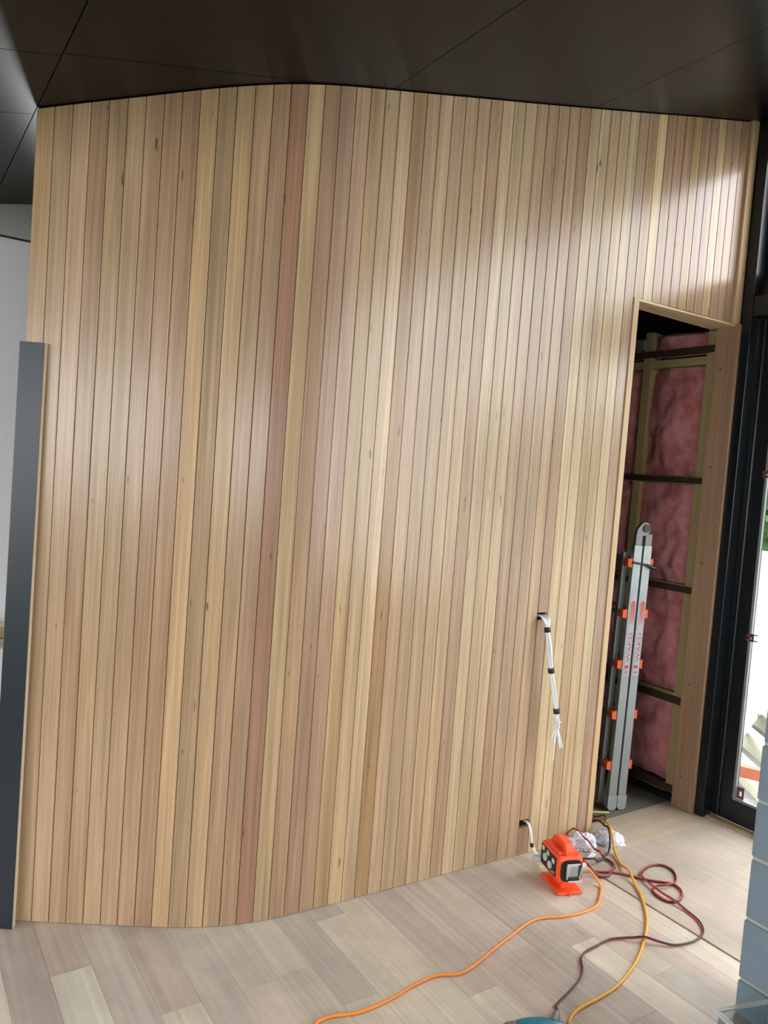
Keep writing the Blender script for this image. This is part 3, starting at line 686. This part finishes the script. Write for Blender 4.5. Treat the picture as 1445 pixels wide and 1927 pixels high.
# ---- crumpled white rags
RAGS = []
def rag(c, ax, ay, h_, rot, seed, label):
    bm = bmesh.new(); bmesh.ops.create_icosphere(bm, subdivisions=5, radius=1)
    for v in bm.verts:
        n_ = v.co.normalized(); q = n_ * 1.7 + Vector((seed, seed * 2, 0))
        r = 1 + .55 * noise.noise(q) + .30 * (1 - 2 * abs(noise.noise(q * 2.3))) * .8 + .14 * (1 - 2 * abs(noise.noise(q * 5.1)))
        p = n_ * r; z = max(p.z + .35, 0)
        x, y = p.x * ax, p.y * ay
        v.co = Vector((x * math.cos(rot) - y * math.sin(rot), x * math.sin(rot) + y * math.cos(rot), z * h_ + .0005))
    me = bpy.data.meshes.new('rag'); bm.to_mesh(me)
    bmesh.ops.translate(bm, verts=bm.verts[:], vec=(c[0], c[1], 0)); RAGS.append(BVHTree.FromBMesh(bm)); bm.free()
    o = link('rag', me, M['cotton'], None, True); o.location = (c[0], c[1], 0); return tag(o, label, 'rag')
rag((2.725, 2.247), .058, .032, .042, -.55, 3.1, 'crumpled grey-patched white rag against the timber wall foot')
rag((2.884, 2.222), .054, .04, .036, -.6, 8.4, 'crumpled white rag under cords at the doorway corner')

st = MB(); sp_ = spline([(2.735, 2.176, .012), (2.722, 2.164, .018), (2.691, 2.144, .024), (2.645, 2.130, .022), (2.60, 2.125, .006)], 6)
for i, p in enumerate(sp_[:-1]):
    q_ = sp_[i + 1]; d_ = (q_ - p).normalized(); sd_ = Vector((d_.y, -d_.x, 0)).normalized() * .011; h_ = Vector((0, 0, .0012))
    st.add([p - sd_, p + sd_, q_ + sd_, q_ - sd_, p - sd_ + h_, p + sd_ + h_, q_ + sd_ + h_, q_ - sd_ + h_], [(3, 2, 1, 0), (4, 5, 6, 7), (0, 1, 5, 4), (1, 2, 6, 5), (2, 3, 7, 6), (3, 0, 4, 7)])
tag(st.build('paper_strip', M['wire'], None, loc=(2.69, 2.15, 0)), 'white paper strip curled on floor behind the power box', 'paper')

# ---- a cord laid over rags, paper and other cords rests on top of them
LAID = {'paper': ([Vector(p) for p in sp_], .012, .0016)}
def drape(c, r, over, slope=.9):
    c = [Vector(p) for p in c]; need = []
    for p in c:
        z = r + .0006
        for k in range(9):
            q = p if k == 8 else p + Vector((math.cos(k * .7854), math.sin(k * .7854), 0)) * r * 1.3
            for t_ in RAGS:
                h_ = t_.ray_cast(Vector((q.x, q.y, .5)), Vector((0, 0, -1)))
                if h_[0] is not None: z = max(z, h_[0].z + r * 1.15 + .001)
        for nm in over:
            pts_, half, top = LAID[nm]
            for q in pts_:
                if (q.xy - p.xy).length < half + r + .003: z = max(z, q.z + top + r + .001)
        need.append(z)
    s_ = [0]
    for i in range(1, len(c)): s_.append(s_[-1] + (c[i].xy - c[i - 1].xy).length)
    return [Vector((p.x, p.y, max([p.z] + [need[j] - slope * max(abs(s_[i] - s_[j]) - .006, 0) for j in range(len(c)) if abs(s_[i] - s_[j]) < .2]))) for i, p in enumerate(c)]
# ---- cords on the floor
def cord(name, pts, r, mat, label, over=None, key=None):
    P3 = []
    for i, p in enumerate(pts): P3.append((p[0], p[1], (p[2] if len(p) > 2 else r + .0005)))
    pp = [Vector((p.x, p.y, max(p.z, r + .0004))) for p in spline(P3, 10)]
    if over is not None: pp = drape(pp, r, over)
    if key: LAID[key] = (pp, r, r)
    o = MB().tube(pp, r, 9).build(name, mat, None, loc=P3[0][:2] + (0,)); return tag(o, label, 'cord')
ORANGE = [(2.475, 2.012, .082), (2.505, 2.005, .066), (2.540, 1.985, .020), (2.534, 1.965), (2.485, 1.926), (2.427, 1.888), (2.367, 1.873), (2.295, 1.876), (2.217, 1.894), (2.157, 1.917), (2.106, 1.924), (2.037, 1.912), (1.962, 1.891), (1.878, 1.869), (1.794, 1.844), (1.721, 1.823), (1.662, 1.816), (1.619, 1.832), (1.575, 1.846), (1.481, 1.84), (1.399, 1.825), (1.325, 1.819), (1.261, 1.822), (1.228, 1.832), (1.191, 1.845), (1.154, 1.847), (1.128, 1.84), (1.05, 1.79), (.95, 1.70), (.90, 1.55)]
cord('extension_cord', ORANGE, .0052, M['cordo'], 'orange extension cord running from the power box across the floor')
TWIN = [(2.478, 2.06, .080), (2.52, 2.075, .05), (2.584, 2.080, .014), (2.639, 2.049), (2.687, 2.018), (2.723, 1.977), (2.764, 1.918), (2.816, 1.868), (2.842, 1.833), (2.83, 1.792), (2.796, 1.764), (2.745, 1.748), (2.703, 1.765), (2.697, 1.807), (2.716, 1.848), (2.753, 1.859, .008), (2.804, 1.838, .011), (2.859, 1.843), (2.91, 1.876), (2.942, 1.92), (2.934, 1.965), (2.882, 1.984), (2.814, 1.972), (2.772, 1.947, .008), (2.745, 1.897, .012), (2.727, 1.824, .013), (2.722, 1.748, .012), (2.715, 1.683), (2.694, 1.62), (2.655, 1.577), (2.606, 1.556), (2.54, 1.553), (2.47, 1.57), (2.425, 1.605, .010), (2.39, 1.64, .0165), (2.355, 1.665, .010), (2.324, 1.689), (2.27, 1.705), (2.193, 1.701), (2.135, 1.696), (2.092, 1.678), (2.05, 1.634), (2.006, 1.606), (1.937, 1.582), (1.86, 1.556, .012), (1.80, 1.526, .030), (1.763, 1.494, .064), (1.741, 1.466, .078)]
def twin(name, pts, label, r=.0031, tw=2.2, mats=('cordr', 'cordk'), over=None, key=None):
    t = thing(name, label, 'cord', (pts[0][0], pts[0][1], 0))
    c = spline([(p[0], p[1], p[2] if len(p) > 2 else .0035) for p in pts], 10)
    c = [Vector((p.x, p.y, max(p.z, r + .0004))) for p in c]
    if over is not None: c = [p - Vector((0, 0, .003)) for p in drape(c, .0066, over)]
    if key: LAID[key] = (c, .0066, .0095)
    A, B = [], []; s = 0
    for i, p in enumerate(c):
        d_ = (c[min(i + 1, len(c) - 1)] - c[max(i - 1, 0)]).normalized(); sd_ = Vector((d_.y, -d_.x, 0)).normalized()
        if i: s += (p - c[i - 1]).length
        ph = math.sin(s * tw) * 1.25; e = sd_ * math.cos(ph) + Vector((0, 0, 1)) * math.sin(ph)
        lift_ = Vector((0, 0, abs(math.sin(ph)) * r + .0002))
        A.append(p + e * r + lift_); B.append(p - e * r + lift_)
    MB().tube(A, r, 7).build('red_wire', M[mats[0]], t); MB().tube(B, r, 7).build('black_wire', M[mats[1]], t)
twin('twin_wire', TWIN, 'red and black twin wire looping from the power box to the teal tool', key='twin')
RED = [(2.60, 2.235, .012), (2.66, 2.285, .02), (2.70, 2.282, .05), (2.704, 2.231, .055), (2.721, 2.194, .03), (2.738, 2.133, .010), (2.745, 2.085), (2.719, 2.045, .010), (2.671, 2.02), (2.619, 2.012), (2.575, 2.045), (2.545, 2.10), (2.525, 2.15)]
twin('twin_wire', RED, 'red and black twin wire coiled between power box and white rags', tw=3.5, over=('paper', 'twin'), key='coil')
BLACK = [(2.90, 2.40, .02), (2.899, 2.345, .045), (2.895, 2.28, .075), (2.863, 2.20, .045), (2.801, 2.145, .02), (2.733, 2.114, .012), (2.668, 2.110, .013), (2.628, 2.125, .009), (2.59, 2.165, .006), (2.57, 2.21), (2.60, 2.245)]
cord('appliance_cord', BLACK, .0046, M['cordk'], 'black cord arching over the white rags behind the power box', over=('paper', 'twin', 'coil'), key='black')
YELLOW = [(3.03, 2.47, .004), (2.984, 2.39, .02), (2.943, 2.333, .045), (2.917, 2.285, .06), (2.88, 2.22, .05), (2.835, 2.151, .018), (2.769, 2.055, .008), (2.742, 2.01, .020), (2.728, 1.977, .0225), (2.710, 1.950, .018), (2.680, 1.905), (2.646, 1.855), (2.592, 1.795), (2.528, 1.735), (2.466, 1.688), (2.399, 1.647), (2.318, 1.602), (2.234, 1.565), (2.152, 1.537), (2.079, 1.519), (1.994, 1.511), (1.895, 1.507), (1.835, 1.490), (1.805, 1.462), (1.795, 1.40), (1.79, 1.30), (1.72, 1.15)]
cord('extension_cord', YELLOW, .0055, M['cordy'], 'yellow extension cord curving out of the closet doorway', over=('coil', 'black'), key='yellow')
cord('appliance_cord', [(2.985, 2.47, .006), (2.992, 2.41, .02), (2.992, 2.365, .045), (2.975, 2.325, .07), (2.95, 2.297, .068), (2.925, 2.285, .052)], .0042, M['cordd'], 'short dark red cord bent over the rag at doorway corner', over=('black', 'yellow'))
# ---- teal power tool at the cords' end
tl = thing('power_tool', 'teal power tool lying where twin wire and yellow cord end', 'power tool', (1.683, 1.457, 0), world=False, rotz=-.5)
b = MB(); prof = [(-.085, .020), (-.08, .030), (-.05, .036), (-.01, .038), (.025, .035), (.05, .030), (.062, .022)]
b.tube([(x, 0, .040) for x, _ in prof], [r for _, r in prof], 16); b.build('motor_body', M['teal'], tl)
b = MB(); b.tube([(.030, .012, .062), (.040, .024, .070), (.048, .036, .076)], [.016, .013, .008], 12); b.build('cord_sleeve', M['aludull'], tl)
b = MB(); b.tube([(-.083, 0, .040), (-.11, 0, .038), (-.13, 0, .034)], [.028, .026, .018], 14); b.build('gear_head', M['aludull'], tl)
b = MB(); b.cbox(-.03, .02, -.046, -.034, .030, .050, .003); b.build('switch', M['blackp'], tl)

# ---- clear plastic tub beside the block wall
tb = thing('plastic_tub', 'clear plastic tub standing beside the low block wall', 'tub', (2.156, .995, 0), world=False, rotz=-.28)
TW, TL2, TH = .09, .34, .135
sh = MB(); e = .003
sh.box(-TW, TW, -TL2 / 2, TL2 / 2, .001, .004); sh.box(-TW, TW, TL2 / 2 - e, TL2 / 2, .004, TH); sh.box(-TW, TW, -TL2 / 2, -TL2 / 2 + e, .004, TH)
sh.box(-TW, -TW + e, -TL2 / 2 + e, TL2 / 2 - e, .004, TH); sh.box(TW - e, TW, -TL2 / 2 + e, TL2 / 2 - e, .004, TH)
sh.build('shell', M['tub'], tb)
rm = MB(); f = .010
rm.box(-TW - f, TW + f, TL2 / 2, TL2 / 2 + f, TH - .008, TH).box(-TW - f, TW + f, -TL2 / 2 - f, -TL2 / 2, TH - .008, TH).box(-TW - f, -TW, -TL2 / 2, TL2 / 2, TH - .008, TH).box(TW, TW + f, -TL2 / 2, TL2 / 2, TH - .008, TH)
rm.build('rim', M['greyp'], tb)

# ---- maroon packers clipped to the door glass
def packer(y, z, up_, label):
    t = thing('glazing_packer', label, 'packer', (3.665, y, z))
    p = MB()
    if up_: p.box(3.6685, 3.6715, y - .034, y, z, z + .012).box(3.6685, 3.6715, y - .034, y, z + .036, z + .058).box(3.6685, 3.6715, y - .034, y - .024, z + .012, z + .036).box(3.6685, 3.6715, y - .010, y, z + .012, z + .036)
    else: p.box(3.645, 3.651, y - .036, y + .004, z, z + .012).box(3.645, 3.651, y - .036, y + .004, z + .020, z + .034).box(3.645, 3.651, y - .036, y - .026, z + .012, z + .020)
    p.build('plate', M['brackets'], t)
    if not up_:
        for dz in (.006, .036): MB().tube([(3.648, y - .02, z + dz), (3.648, y - .055, z + dz)], .0035, 6).build('pin', M['blackp'], t)
packer(2.070, .138, True, 'maroon plastic packer at the bottom corner of the door glass')
packer(2.090, .94, False, 'maroon plastic packer clipped halfway up the door stile')
packer(2.090, 1.76, False, 'maroon plastic packer clipped high up the door stile')

for o in bpy.data.objects:
    if '_o' in o: del o['_o']
